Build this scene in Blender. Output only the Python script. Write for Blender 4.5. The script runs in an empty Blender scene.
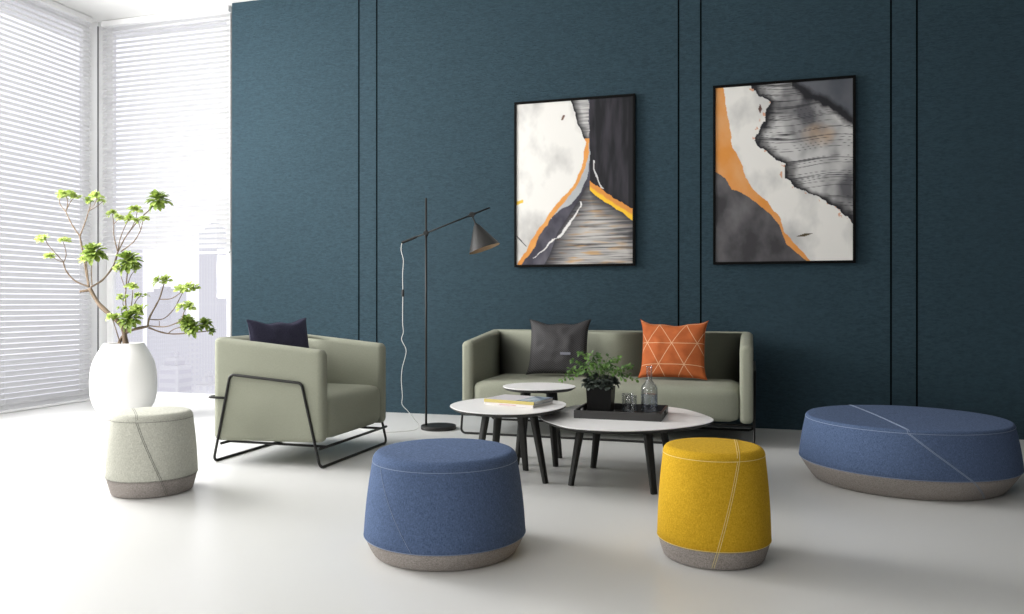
import bpy, bmesh, math, random
import numpy as np
from mathutils import Vector, Matrix, noise
PI = math.pi
random.seed(7)
S = bpy.context.scene
COL = S.collection

# ------------------------------------------------------------ camera, world, light, exposure
F_PX = 796.0
cam_d = bpy.data.cameras.new('camera')
cam = bpy.data.objects.new('camera', cam_d); COL.objects.link(cam)
cam.location = (0, 0, 1.0)
cam.rotation_euler = (PI/2, 0, math.atan(238/796))
cam_d.sensor_width = 36; cam_d.lens = F_PX/1024*36
cam_d.shift_y = -(307-302)/1024*1.0
cam_d.clip_end = 3000
S.camera = cam
S.view_settings.view_transform = 'Standard'
S.view_settings.look = 'None'
S.view_settings.gamma = 1
S.view_settings.use_curve_mapping = False
S.view_settings.exposure = 0.0
S.cycles.use_denoising = True
S.cycles.max_bounces = 10
S.cycles.diffuse_bounces = 6
S.cycles.transparent_max_bounces = 24
S.cycles.sample_clamp_indirect = 8
W = bpy.data.worlds.new('overcast_sky'); S.world = W; W.use_nodes = True
W.node_tree.nodes['Background'].inputs[0].default_value = (0.955, 0.955, 0.975, 1)
W.node_tree.nodes['Background'].inputs[1].default_value = 1.32

def area(name, loc, rot, sx, sy, power, col=(1, 1, 1)):
    d = bpy.data.lights.new(name, 'AREA'); d.shape = 'RECTANGLE'; d.size = sx; d.size_y = sy
    d.energy = power; d.color = col
    o = bpy.data.objects.new(name, d); COL.objects.link(o); o.location = loc; o.rotation_euler = rot
    return o
# added lamp for assumed daylight from the left, before solid plaster; the other two lamps are added fill
area('added_side_light', (-6.38, 2.1, 2.75), (0, math.radians(-70), math.radians(-20)), 1.9, 2.8, 118, (1, 0.985, 0.96))
area('corner_fill', (-6.30, 4.25, 2.3), (0, math.radians(-90), math.radians(0)), 2.5, 1.8, 315, (1, 0.99, 0.98))  # added lamp boosting the corner window's daylight on the teal wall's left end
area('rear_fill', (-4.2, -3.2, 1.7), (math.radians(90), 0, math.radians(-4)), 3.4, 2.4, 188, (1, 0.98, 0.96))  # added fill behind the camera for the fronts; no window stands there

# ------------------------------------------------------------ materials
MATS = {}
def new_mat(name):
    m = bpy.data.materials.new(name); m.use_nodes = True; MATS[name] = m
    nt = m.node_tree; return m, nt, nt.nodes['Principled BSDF']
def N(nt, kind, **kw):
    n = nt.nodes.new(kind)
    for k, v in kw.items():
        if k.startswith('i_'): n.inputs[int(k[2:])].default_value = v
        else: setattr(n, k, v)
    return n
def L(nt, a, ai, b, bi): nt.links.new(a.outputs[ai], b.inputs[bi])

def plain(name, col, rough=0.5, metal=0.0, bump=0.0, bscale=200, var=0.06, spec=None, coat=0):
    m, nt, b = new_mat(name)
    b.inputs['Roughness'].default_value = rough; b.inputs['Metallic'].default_value = metal
    if spec is not None: b.inputs['Specular IOR Level'].default_value = spec
    if coat: b.inputs['Coat Weight'].default_value = coat
    tc = N(nt, 'ShaderNodeTexCoord'); nz = N(nt, 'ShaderNodeTexNoise')
    nz.inputs['Scale'].default_value = bscale; nz.inputs['Detail'].default_value = 3
    L(nt, tc, 'Object', nz, 'Vector')
    r = N(nt, 'ShaderNodeMix', data_type='RGBA')
    r.inputs[6].default_value = (*[c*(1-var) for c in col], 1); r.inputs[7].default_value = (*[min(1, c*(1+var)) for c in col], 1)
    L(nt, nz, 0, r, 0); L(nt, r, 2, b, 'Base Color')
    if bump:
        bp = N(nt, 'ShaderNodeBump'); bp.inputs['Strength'].default_value = bump; bp.inputs['Distance'].default_value = 0.002
        L(nt, nz, 0, bp, 'Height'); L(nt, bp, 0, b, 'Normal')
    return m

def fabric(name, c1, c2, scale=260, bump=0.35, rough=0.95, stretch=(1, 1, 1), sheen=0.02):
    """melange weave: two thread colours mixed by a woven noise"""
    m, nt, b = new_mat(name)
    b.inputs['Roughness'].default_value = rough
    b.inputs['Specular IOR Level'].default_value = 0.06
    b.inputs['Sheen Weight'].default_value = sheen
    tc = N(nt, 'ShaderNodeTexCoord')
    outs = []
    for st in ((1, 1, 0.25), (0.3, 0.3, 1.6)):
        mp = N(nt, 'ShaderNodeMapping'); mp.inputs['Scale'].default_value = [a*c for a, c in zip(st, stretch)]
        nz = N(nt, 'ShaderNodeTexNoise'); nz.inputs['Scale'].default_value = scale; nz.inputs['Detail'].default_value = 2
        L(nt, tc, 'Object', mp, 0); L(nt, mp, 0, nz, 'Vector'); outs.append(nz)
    ad = N(nt, 'ShaderNodeMath', operation='ADD'); L(nt, outs[0], 0, ad, 0); L(nt, outs[1], 0, ad, 1)
    mr = N(nt, 'ShaderNodeMapRange'); mr.inputs[1].default_value = 0.72; mr.inputs[2].default_value = 1.28
    L(nt, ad, 0, mr, 0)
    mx = N(nt, 'ShaderNodeMix', data_type='RGBA'); mx.inputs[6].default_value = (*c1, 1); mx.inputs[7].default_value = (*c2, 1)
    L(nt, mr, 0, mx, 0); L(nt, mx, 2, b, 'Base Color')
    bp = N(nt, 'ShaderNodeBump'); bp.inputs['Strength'].default_value = bump; bp.inputs['Distance'].default_value = 0.0015
    L(nt, mr, 0, bp, 'Height'); L(nt, bp, 0, b, 'Normal')
    return m

M_blue = fabric('blue_wool', (0.050, 0.080, 0.150), (0.125, 0.176, 0.305), 380)
M_yellow = fabric('mustard_wool', (0.47, 0.275, 0.012), (0.70, 0.43, 0.034), 420)
M_stone = fabric('stone_wool', (0.40, 0.40, 0.345), (0.60, 0.60, 0.53), 330)
M_felt = fabric('grey_felt', (0.22, 0.195, 0.18), (0.43, 0.395, 0.37), 380, bump=0.5)
M_sage = fabric('sage_upholstery', (0.265, 0.275, 0.215), (0.315, 0.325, 0.26), 420, bump=0.15, sheen=0.05)
M_navy = fabric('navy_satin', (0.034, 0.033, 0.058), (0.068, 0.066, 0.108), 400, bump=0.15, rough=0.55)
M_thread_w = plain('pale_thread', (0.62, 0.62, 0.60), 0.8)
M_thread_d = plain('dark_thread', (0.12, 0.12, 0.11), 0.8)
M_thread_b = plain('blue_thread', (0.28, 0.34, 0.46), 0.8)
M_thread_y = plain('cream_thread', (0.80, 0.66, 0.30), 0.8)
M_black = plain('black_metal', (0.018, 0.018, 0.017), 0.42, 0.3, spec=0.4)
M_leg = plain('charcoal_wood', (0.022, 0.022, 0.020), 0.55, spec=0.3)
M_lamp = plain('lamp_black', (0.013, 0.0125, 0.0115), 0.5, 0.0)
M_lampin = plain('lamp_inner', (0.50, 0.34, 0.20), 0.45)
M_top = plain('white_laminate', (0.86, 0.85, 0.845), 0.38, var=0.01)
M_ceramic = plain('white_ceramic', (0.80, 0.79, 0.775), 0.55, bump=0.12, bscale=60, var=0.015)
M_tray = plain('tray_black', (0.022, 0.021, 0.020), 0.42)
M_potblack = plain('pot_black', (0.005, 0.005, 0.005), 0.45, spec=0.15)
M_soil = plain('soil', (0.03, 0.022, 0.015), 0.95, bump=0.8, bscale=90, var=0.5)
M_bark = plain('bark', (0.17, 0.125, 0.085), 0.85, bump=0.8, bscale=70, var=0.35)
M_twig = plain('twig_green', (0.10, 0.09, 0.03), 0.7)
M_frame = plain('window_white', (0.86, 0.86, 0.86), 0.5, var=0.01)
M_gasket = plain('gasket_grey', (0.20, 0.20, 0.20), 0.6)
M_ceil = plain('ceiling_paint', (0.78, 0.78, 0.77), 0.9, var=0.01)
M_plaster = plain('plaster', (0.55, 0.55, 0.54), 0.9, var=0.02)
M_darkwall = plain('dark_plaster', (0.05, 0.052, 0.055), 0.9, var=0.03)
M_paper = plain('paper_white', (0.80, 0.79, 0.76), 0.7, var=0.03)
M_wire = plain('white_cable', (0.78, 0.78, 0.76), 0.5)
M_artframe = plain('art_frame_black', (0.003, 0.003, 0.003), 0.6, spec=0.1)
M_inlay = plain('black_inlay', (0.004, 0.005, 0.006), 1.0, spec=0.0)

def leaf_mat(name, c1, c2, tr=0.35):
    m, nt, b = new_mat(name)
    tc = N(nt, 'ShaderNodeTexCoord'); nz = N(nt, 'ShaderNodeTexNoise'); nz.inputs['Scale'].default_value = 28
    L(nt, tc, 'Object', nz, 'Vector')
    mr = N(nt, 'ShaderNodeMapRange'); mr.inputs[1].default_value = 0.35; mr.inputs[2].default_value = 0.65; L(nt, nz, 0, mr, 0)
    mx = N(nt, 'ShaderNodeMix', data_type='RGBA'); mx.inputs[6].default_value = (*c1, 1); mx.inputs[7].default_value = (*c2, 1)
    L(nt, mr, 0, mx, 0); L(nt, mx, 2, b, 'Base Color'); b.inputs['Roughness'].default_value = 0.55
    t = N(nt, 'ShaderNodeBsdfTranslucent'); L(nt, mx, 2, t, 0)
    ms = N(nt, 'ShaderNodeMixShader'); ms.inputs[0].default_value = tr
    L(nt, b, 0, ms, 1); L(nt, t, 0, ms, 2); L(nt, ms, 0, nt.nodes['Material Output'], 0)
    return m
M_leafl = leaf_mat('leaf_light', (0.30, 0.40, 0.07), (0.56, 0.66, 0.24))
M_leafm = leaf_mat('leaf_mid', (0.09, 0.16, 0.018), (0.34, 0.44, 0.09))
M_leafs = leaf_mat('sprig_leaf', (0.030, 0.085, 0.014), (0.15, 0.29, 0.06), 0.25)
M_leafd = leaf_mat('succulent_leaf', (0.025, 0.035, 0.027), (0.075, 0.095, 0.080), 0.08)

def slat_mat():
    m, nt, b = new_mat('blind_slat')
    b.inputs['Base Color'].default_value = (0.50, 0.50, 0.50, 1); b.inputs['Roughness'].default_value = 0.5
    t = N(nt, 'ShaderNodeBsdfTranslucent'); t.inputs[0].default_value = (0.95, 0.95, 0.95, 1)
    ms = N(nt, 'ShaderNodeMixShader'); ms.inputs[0].default_value = 0.74
    L(nt, b, 0, ms, 1); L(nt, t, 0, ms, 2); L(nt, ms, 0, nt.nodes['Material Output'], 0)
    return m
M_slat = slat_mat()

def glass_mat(name, tint=(1, 1, 1), gloss=0.08, rough=0.02):
    m = bpy.data.materials.new(name); m.use_nodes = True; nt = m.node_tree
    nt.nodes.remove(nt.nodes['Principled BSDF'])
    tr = N(nt, 'ShaderNodeBsdfTransparent'); tr.inputs[0].default_value = (*tint, 1)
    gl = N(nt, 'ShaderNodeBsdfGlossy'); gl.inputs['Roughness'].default_value = rough
    fr = N(nt, 'ShaderNodeLayerWeight'); fr.inputs[0].default_value = 0.35
    mu = N(nt, 'ShaderNodeMath', operation='MULTIPLY_ADD'); mu.inputs[1].default_value = gloss*8; mu.inputs[2].default_value = gloss*0.4
    mu.use_clamp = True
    L(nt, fr, 1, mu, 0)
    ms = N(nt, 'ShaderNodeMixShader'); L(nt, mu, 0, ms, 0); L(nt, tr, 0, ms, 1); L(nt, gl, 0, ms, 2)
    L(nt, ms, 0, nt.nodes['Material Output'], 0)
    return m
M_pane = glass_mat('window_glass', (0.98, 0.98, 1.0), 0.03)
M_glass = glass_mat('clear_glass', (0.93, 0.935, 0.945), 0.055, 0.09)
M_glassbase = glass_mat('thick_glass', (0.80, 0.82, 0.84), 0.12, 0.05)

def floor_mat():
    m, nt, b = new_mat('white_resin_floor')
    tc = N(nt, 'ShaderNodeTexCoord'); nz = N(nt, 'ShaderNodeTexNoise'); nz.inputs['Scale'].default_value = 1.3; nz.inputs['Detail'].default_value = 5
    L(nt, tc, 'Object', nz, 'Vector')
    mx = N(nt, 'ShaderNodeMix', data_type='RGBA'); mx.inputs[6].default_value = (0.665, 0.665, 0.652, 1); mx.inputs[7].default_value = (0.70, 0.70, 0.688, 1)
    L(nt, nz, 0, mx, 0); L(nt, mx, 2, b, 'Base Color')
    b.inputs['Roughness'].default_value = 0.30; b.inputs['Specular IOR Level'].default_value = 0.35
    return m
M_floor = floor_mat()

def wall_mat():
    m, nt, b = new_mat('teal_textured_wallcovering')
    tc = N(nt, 'ShaderNodeTexCoord'); mp = N(nt, 'ShaderNodeMapping'); mp.inputs['Scale'].default_value = (1, 1, 3.2)
    n1 = N(nt, 'ShaderNodeTexNoise'); n1.inputs['Scale'].default_value = 26; n1.inputs['Detail'].default_value = 6; n1.inputs['Roughness'].default_value = 0.7
    n1.inputs['Distortion'].default_value = 0.6
    L(nt, tc, 'Object', mp, 0); L(nt, mp, 0, n1, 'Vector')
    mr = N(nt, 'ShaderNodeMapRange'); mr.inputs[1].default_value = 0.35; mr.inputs[2].default_value = 0.65; L(nt, n1, 0, mr, 0)
    mx = N(nt, 'ShaderNodeMix', data_type='RGBA'); mx.inputs[6].default_value = (0.0185, 0.041, 0.0555, 1); mx.inputs[7].default_value = (0.0305, 0.063, 0.084, 1)
    L(nt, mr, 0, mx, 0); L(nt, mx, 2, b, 'Base Color')
    b.inputs['Roughness'].default_value = 0.75; b.inputs['Specular IOR Level'].default_value = 0.25
    bp = N(nt, 'ShaderNodeBump'); bp.inputs['Strength'].default_value = 0.9; bp.inputs['Distance'].default_value = 0.012
    L(nt, n1, 0, bp, 'Height'); L(nt, bp, 0, b, 'Normal')
    return m
M_wall = wall_mat()

def cushion_mat(name, base1, base2, kind):
    m, nt, b = new_mat(name)
    b.inputs['Roughness'].default_value = 0.8; b.inputs['Specular IOR Level'].default_value = 0.2
    uv = N(nt, 'ShaderNodeUVMap'); sp = N(nt, 'ShaderNodeSeparateXYZ'); L(nt, uv, 0, sp, 0)
    def mth(op, a, c=None, d=None):
        n = N(nt, 'ShaderNodeMath', operation=op)
        for i, v in enumerate((a, c, d)):
            if v is None: continue
            if isinstance(v, (int, float)): n.inputs[i].default_value = v
            else: nt.links.new(v, n.inputs[i])
        return n.outputs[0]
    tc = N(nt, 'ShaderNodeTexCoord'); nz = N(nt, 'ShaderNodeTexNoise'); nz.inputs['Scale'].default_value = 14 if kind == 'tri' else 90; nz.inputs['Detail'].default_value = 5
    L(nt, tc, 'Object', nz, 'Vector')
    mx = N(nt, 'ShaderNodeMix', data_type='RGBA'); mx.inputs[6].default_value = (*base1, 1); mx.inputs[7].default_value = (*base2, 1)
    if kind == 'tri':
        L(nt, nz, 0, mx, 0)
        a = mth('MULTIPLY', mth('SUBTRACT', sp.outputs[0], 0.494), 2.47)
        bb = mth('MULTIPLY', mth('SUBTRACT', sp.outputs[1], 0.59), 2.58)
        hb = mth('MULTIPLY', bb, 0.5)
        def near(v, wdt):
            fr = mth('ABSOLUTE', mth('SUBTRACT', mth('FRACT', mth('ADD', v, 0.5)), 0.5))
            return mth('LESS_THAN', fr, wdt)
        k = mth('MAXIMUM', mth('MAXIMUM', near(bb, 0.015), near(mth('ADD', a, hb), 0.015)), near(mth('SUBTRACT', a, hb), 0.015))
        m2 = N(nt, 'ShaderNodeMix', data_type='RGBA'); m2.inputs[7].default_value = (0.66, 0.40, 0.24, 1)
        nt.links.new(k, m2.inputs[0]); L(nt, mx, 2, m2, 6); L(nt, m2, 2, b, 'Base Color')
    else:
        zz = mth('PINGPONG', mth('MULTIPLY', sp.outputs[0], 4.0), 1.0)
        st = mth('ADD', mth('MULTIPLY', sp.outputs[1], 26.0), mth('MULTIPLY', zz, 6.0))
        w = mth('PINGPONG', st, 0.5)
        k = mth('MULTIPLY', w, 2.0)
        nt.links.new(k, mx.inputs[0]); L(nt, mx, 2, b, 'Base Color')
        b.inputs['Roughness'].default_value = 0.5
        bp = N(nt, 'ShaderNodeBump'); bp.inputs['Strength'].default_value = 0.6; bp.inputs['Distance'].default_value = 0.002
        nt.links.new(k, bp.inputs['Height']); L(nt, bp, 0, b, 'Normal')
    return m
M_orange = cushion_mat('orange_triangle_cloth', (0.30, 0.070, 0.020), (0.62, 0.165, 0.050), 'tri')
M_herring = cushion_mat('charcoal_herringbone', (0.022, 0.021, 0.023), (0.085, 0.082, 0.084), 'herr')

def tower_mat(name, wall, win, sx, sz):
    m, nt, b = new_mat(name)
    tc = N(nt, 'ShaderNodeTexCoord'); br = N(nt, 'ShaderNodeTexBrick')
    sp = N(nt, 'ShaderNodeSeparateXYZ'); L(nt, tc, 'Object', sp, 0)
    ad = N(nt, 'ShaderNodeMath', operation='ADD'); L(nt, sp, 0, ad, 0); L(nt, sp, 1, ad, 1)
    cb = N(nt, 'ShaderNodeCombineXYZ'); L(nt, ad, 0, cb, 0); L(nt, sp, 2, cb, 1); L(nt, cb, 0, br, 'Vector')
    br.offset = 0; br.inputs['Color1'].default_value = (*win, 1); br.inputs['Color2'].default_value = (*win, 1)
    br.inputs['Mortar'].default_value = (*wall, 1); br.inputs['Scale'].default_value = 1
    br.inputs['Mortar Size'].default_value = min(sx, sz)*0.28; br.inputs['Brick Width'].default_value = sx; br.inputs['Row Height'].default_value = sz
    L(nt, br, 0, b, 'Base Color'); b.inputs['Roughness'].default_value = 0.8
    return m
M_tower = [tower_mat('tower_stripes', (0.68, 0.68, 0.695), (0.64, 0.635, 0.665), 1.6, 60),  # haze is put into these pale, low-contrast facade colours
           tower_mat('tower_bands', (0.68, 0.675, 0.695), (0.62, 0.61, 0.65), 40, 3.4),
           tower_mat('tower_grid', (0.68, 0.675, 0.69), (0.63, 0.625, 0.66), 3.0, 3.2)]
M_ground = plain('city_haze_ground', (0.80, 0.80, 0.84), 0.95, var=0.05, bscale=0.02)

# ------------------------------------------------------------ mesh helpers
def obj(name, bm, m, parent=None, smooth=True, angle=None, loc=None):
    me = bpy.data.meshes.new(name)
    if isinstance(bm, bmesh.types.BMesh):
        bmesh.ops.recalc_face_normals(bm, faces=bm.faces)
        bm.to_mesh(me); bm.free()
    else:
        me.from_pydata(*bm)
    o = bpy.data.objects.new(name, me); COL.objects.link(o)
    for mm in (m if isinstance(m, (list, tuple)) else [m]): me.materials.append(mm)
    if smooth:
        me.polygons.foreach_set('use_smooth', [True]*len(me.polygons))
        if angle: me.set_sharp_from_angle(angle=math.radians(angle))
    if parent is not None: o.parent = parent
    if loc: o.location = loc
    return o
def tag(o, label, cat, group=None):
    o['label'] = label; o['category'] = cat
    if group: o['group'] = group
    return o
def thing(name, label, cat, loc=(0, 0, 0), rz=0, group=None):
    o = bpy.data.objects.new(name, None); COL.objects.link(o)
    o.location = loc; o.rotation_euler = (0, 0, rz); o.empty_display_size = 0.1
    return tag(o, label, cat, group)
def struct(o): o['kind'] = 'structure'; return o

def add_box(bm, x0, x1, y0, y1, z0, z1, bev=0.0, seg=2, mi=0):
    r = bmesh.ops.create_cube(bm, size=1)
    vs = r['verts']
    for v in vs:
        v.co.x = x0 if v.co.x < 0 else x1; v.co.y = y0 if v.co.y < 0 else y1; v.co.z = z0 if v.co.z < 0 else z1
    fs = set(f for v in vs for f in v.link_faces)
    for f in fs: f.material_index = mi
    if bev > 0:
        es = list(set(e for v in vs for e in v.link_edges))
        bmesh.ops.bevel(bm, geom=es, offset=bev, segments=seg, profile=0.5, affect='EDGES', clamp_overlap=True)
def box_bm(*a, **k):
    bm = bmesh.new(); add_box(bm, *a, **k); return bm

def fillet(pts, r, closed=False, n=7):
    pts = [Vector(p) for p in pts]; out = []
    N_ = len(pts)
    for i, p in enumerate(pts):
        if not closed and i in (0, N_-1): out.append(p); continue
        a = pts[(i-1) % N_]; b = pts[(i+1) % N_]
        d1 = (a-p).normalized(); d2 = (b-p).normalized()
        ang = d1.angle(d2)
        if ang > 3.05: out.append(p); continue
        t = min(r/math.tan(ang/2), (a-p).length*0.49, (b-p).length*0.49)
        p1, p2 = p+d1*t, p+d2*t
        rr = t*math.tan(ang/2)
        c = p+(d1+d2).normalized()*(rr/math.sin(ang/2))
        v1, v2 = p1-c, p2-c
        for k in range(n+1):
            om = v1.angle(v2); s_ = math.sin(om)
            out.append(c+(v1*(math.sin((1-k/n)*om)/s_)+v2*(math.sin(k/n*om)/s_) if s_ > 1e-5 else v1.lerp(v2, k/n)))
    return out
def catmull(pts, n=6, closed=False):
    P = [Vector(p) for p in pts]; out = []; m = len(P)
    rng = range(m) if closed else range(m-1)
    for i in rng:
        if closed: p0, p1, p2, p3 = P[(i-1) % m], P[i], P[(i+1) % m], P[(i+2) % m]
        else: p0, p1, p2, p3 = P[max(i-1, 0)], P[i], P[i+1], P[min(i+2, m-1)]
        for k in range(n):
            t = k/n
            out.append(0.5*((2*p1)+(-p0+p2)*t+(2*p0-5*p1+4*p2-p3)*t*t+(-p0+3*p1-3*p2+p3)*t**3))
    if not closed: out.append(P[-1])
    return out
def sweep(bm, pts, rad, closed=False, n=10, cap=True):
    pts = [Vector(p) for p in pts]
    if not callable(rad):
        if isinstance(rad, (list, tuple)):
            rl = rad; rad = lambda t: rl[min(int(t*(len(rl)-1)), len(rl)-2)]*(1-(t*(len(rl)-1)-min(int(t*(len(rl)-1)), len(rl)-2)))+rl[min(int(t*(len(rl)-1)), len(rl)-2)+1]*(t*(len(rl)-1)-min(int(t*(len(rl)-1)), len(rl)-2))
        else:
            r0 = rad; rad = lambda t: r0
    m = len(pts); rings = []; up = None
    for i, p in enumerate(pts):
        if closed: d = pts[(i+1) % m]-pts[(i-1) % m]
        else: d = pts[min(i+1, m-1)]-pts[max(i-1, 0)]
        if d.length < 1e-9: d = Vector((0, 0, 1))
        d.normalize()
        if up is None:
            up = Vector((0, 0, 1)) if abs(d.z) < 0.9 else Vector((1, 0, 0))
        up = (up-d*up.dot(d))
        if up.length < 1e-6: up = d.orthogonal()
        up.normalize()
        sd = d.cross(up); r = rad(i/(m-1))
        rings.append([bm.verts.new(p+up*(math.cos(a)*r)+sd*(math.sin(a)*r)) for a in (2*PI*k/n for k in range(n))])
    q = m if closed else m-1
    for i in range(q):
        A, B = rings[i], rings[(i+1) % m]
        off = 0
        if closed and i == q-1:
            off = min(range(n), key=lambda o: (A[0].co-B[o].co).length)
        for k in range(n):
            bm.faces.new((A[k], A[(k+1) % n], B[(k+1+off) % n], B[(k+off) % n]))
    if not closed and cap:
        bm.faces.new(rings[0][::-1]); bm.faces.new(rings[-1])
def tube(pts, rad, closed=False, n=10):
    bm = bmesh.new(); sweep(bm, pts, rad, closed, n); return bm
def lathe(bm, prof, n=64, c=(0, 0), mi=0):
    """prof = [(r, z), ...]; r == 0 closes with a pole"""
    rings = []
    for r, z in prof:
        if r < 1e-6: rings.append([bm.verts.new((c[0], c[1], z))])
        else: rings.append([bm.verts.new((c[0]+r*math.cos(2*PI*k/n), c[1]+r*math.sin(2*PI*k/n), z)) for k in range(n)])
    for A, B in zip(rings, rings[1:]):
        for k in range(n):
            k2 = (k+1) % n
            if len(A) == 1 and len(B) == 1: continue
            if len(A) == 1: f = bm.faces.new((A[0], B[k], B[k2]))
            elif len(B) == 1: f = bm.faces.new((A[k], A[k2], B[0]))
            else: f = bm.faces.new((A[k], A[k2], B[k2], B[k]))
            f.material_index = mi
def prism(bm, outline, z0, z1, chamf=0.0, zc=None, mi=0):
    """solid slab from a 2-D outline; the lower edge is drawn in by chamf"""
    n = len(outline)
    cx = sum(p[0] for p in outline)/n; cy = sum(p[1] for p in outline)/n
    def ring(k, z):
        out = []
        for p in outline:
            d = Vector((p[0]-cx, p[1]-cy)); l = d.length; d = d*((l-k)/l)
            out.append(bm.verts.new((cx+d.x, cy+d.y, z)))
        return out
    lv = [ring(chamf, z0), ring(0, z1-0.004 if chamf else z1)]
    if chamf: lv.append(ring(0.001, z1))
    for A, B in zip(lv, lv[1:]):
        for k in range(n):
            f = bm.faces.new((A[k], A[(k+1) % n], B[(k+1) % n], B[k])); f.material_index = mi
    f = bm.faces.new(lv[0][::-1]); f.material_index = mi
    f = bm.faces.new(lv[-1]); f.material_index = mi

# ------------------------------------------------------------ room shell
CEIL = 3.89; WY = 6.60; XL = -6.50; XR = 5.4; YF = -3.6
struct(obj('floor', box_bm(XL-0.6, XR+0.2, YF-0.2, 7.1, -0.15, 0), M_floor, smooth=False))
struct(obj('ceiling', box_bm(XL-0.6, XR+0.2, YF-0.2, 7.1, CEIL, CEIL+0.15), M_ceil, smooth=False))
struct(obj('wall_back', box_bm(-4.80, XR+0.2, WY, WY+0.35, 0, CEIL), M_wall, smooth=False))
struct(obj('wall_right', box_bm(XR, XR+0.2, YF, WY, 0, CEIL), M_darkwall, smooth=False))
struct(obj('wall_front', box_bm(XL, XR, YF-0.2, YF, 0, CEIL), M_darkwall, smooth=False))
struct(obj('wall_left', box_bm(XL-0.2, XL, YF, 3.55, 0, CEIL), M_plaster, smooth=False))
for i, x in enumerate((-3.441, -3.260, -0.558, -0.381, 1.023, 1.201, 3.75, 3.93)):
    struct(obj('trim_%d' % (i+1), box_bm(x-0.0065, x+0.0065, WY-0.0012, WY+0.01, 0.0, CEIL), M_inlay, smooth=False))

# windows: tall glazed corner with white frames
def window(name, horizontal, a0, a1, c, z0=0.03, z1=CEIL-0.02, mull=()):
    """a0..a1 along the wall, c = position of the frame's middle plane"""
    bm = bmesh.new(); fw = 0.075; fd = 0.05
    def bar(u0, u1, zz0, zz1):
        if horizontal: add_box(bm, u0, u1, c-fd/2, c+fd/2, zz0, zz1, 0.004)
        else: add_box(bm, c-fd/2, c+fd/2, u0, u1, zz0, zz1, 0.004)
    bar(a0, a0+fw, z0, z1); bar(a1-fw, a1, z0, z1)
    bar(a0+fw, a1-fw, z0, z0+0.05); bar(a0+fw, a1-fw, z1-0.06, z1)
    for u in mull: bar(u-0.025, u+0.025, z0+0.05, z1-0.06)
    o = struct(obj(name, bm, M_frame, smooth=False))
    if horizontal: p = box_bm(a0+fw, a1-fw, c-0.004, c+0.004, z0+0.05, z1-0.06)
    else: p = box_bm(c-0.004, c+0.004, a0+fw, a1-fw, z0+0.05, z1-0.06)
    obj('pane', p, M_pane, o, smooth=False)
    return o
window('window_1', False, 3.55, 6.62, -6.56, mull=(5.05,))
window('window_2', True, -6.42, -4.885, 6.76)
# corner post, sills, jamb
bm = bmesh.new(); add_box(bm, -6.62, -6.44, 6.64, 6.82, 0, CEIL, 0.003)
struct(obj('trim_9', bm, M_frame, smooth=False))
struct(obj('trim_10', box_bm(-6.446, -6.434, 6.634, 6.646, 0, CEIL-0.05), M_gasket, smooth=False))
struct(obj('trim_11', box_bm(-4.885, -4.80, 6.72, 6.80, 0, CEIL), M_frame, smooth=False))
struct(obj('trim_12', box_bm(-6.44, -4.80, 6.70, 6.79, 0, 0.03), M_frame, smooth=False))
struct(obj('trim_13', box_bm(-6.60, -6.46, 3.55, 6.64, 0, 0.03), M_frame, smooth=False))
struct(obj('trim_14', box_bm(-4.893, -4.879, 6.700, 6.722, 0.03, CEIL), M_gasket, smooth=False))

# venetian blinds
def blind(name, label, horizontal, a0, a1, c, z_bot, cords):
    t = thing(name, label, 'blind', ((a0+a1)/2 if horizontal else c, c if horizontal else (a0+a1)/2, z_bot), 0, None)
    ox, oy, oz = t.location
    def put(u, w, z):   # u along the wall, w across it (towards the room positive)
        return (u-ox, c-w-oy, z-oz) if horizontal else (c+w-ox, u-oy, z-oz)
    ztop = 3.83; pitch = 0.050; hw = 0.0245; tilt = math.radians(48)
    bm = bmesh.new(); z = ztop-0.03
    while z > z_bot+0.045:
        rows = []
        for j in range(4):
            s = -1+2*j/3; wv = s*hw*math.cos(tilt); zv = z-s*hw*math.sin(tilt)+0.0035*(1-s*s)
            rows.append([bm.verts.new(put(u, wv, zv+d)) for d in (0.0008, -0.0008) for u in (a0, a1)])
        for A, B in zip(rows, rows[1:]):
            bm.faces.new((A[0], A[1], B[1], B[0])); bm.faces.new((A[2], B[2], B[3], A[3]))
            bm.faces.new((A[0], B[0], B[2], A[2])); bm.faces.new((A[1], A[3], B[3], B[1]))
        bm.faces.new((rows[0][0], rows[0][2], rows[0][3], rows[0][1])); bm.faces.new((rows[-1][0], rows[-1][1], rows[-1][3], rows[-1][2]))
        z -= pitch
    obj('slats', bm, M_slat, t, smooth=False)
    def bx(z0, z1, w):
        p, q = put(a0-0.002, -w, z0), put(a1+0.002, w, z1)
        return box_bm(min(p[0], q[0]), max(p[0], q[0]), min(p[1], q[1]), max(p[1], q[1]), z0-oz, z1-oz, 0.003)
    obj('headrail', bx(ztop, CEIL-0.005, 0.028), M_frame, t, smooth=False)
    obj('bottom_rail', bx(z_bot, z_bot+0.020, 0.024), M_frame, t, smooth=False)
    for u in cords:
        bm = bmesh.new()
        for w in (-0.026, 0.026):
            sweep(bm, [put(u, w, z_bot+0.01), put(u, w, ztop)], 0.0013, n=5)
        obj('ladder_cord', bm, M_wire, t)
    return t
blind('venetian_blind', 'white slatted blind let down to the floor across the left-hand window', False, 3.62, 6.52, -6.42, 0.004, (3.8, 4.6, 5.53, 6.36, 6.50))
blind('venetian_blind', 'white slatted blind raised above the clear glass behind the potted tree', True, -6.385, -4.865, 6.655, 1.475, (-6.25, -5.70, -5.0))

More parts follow.
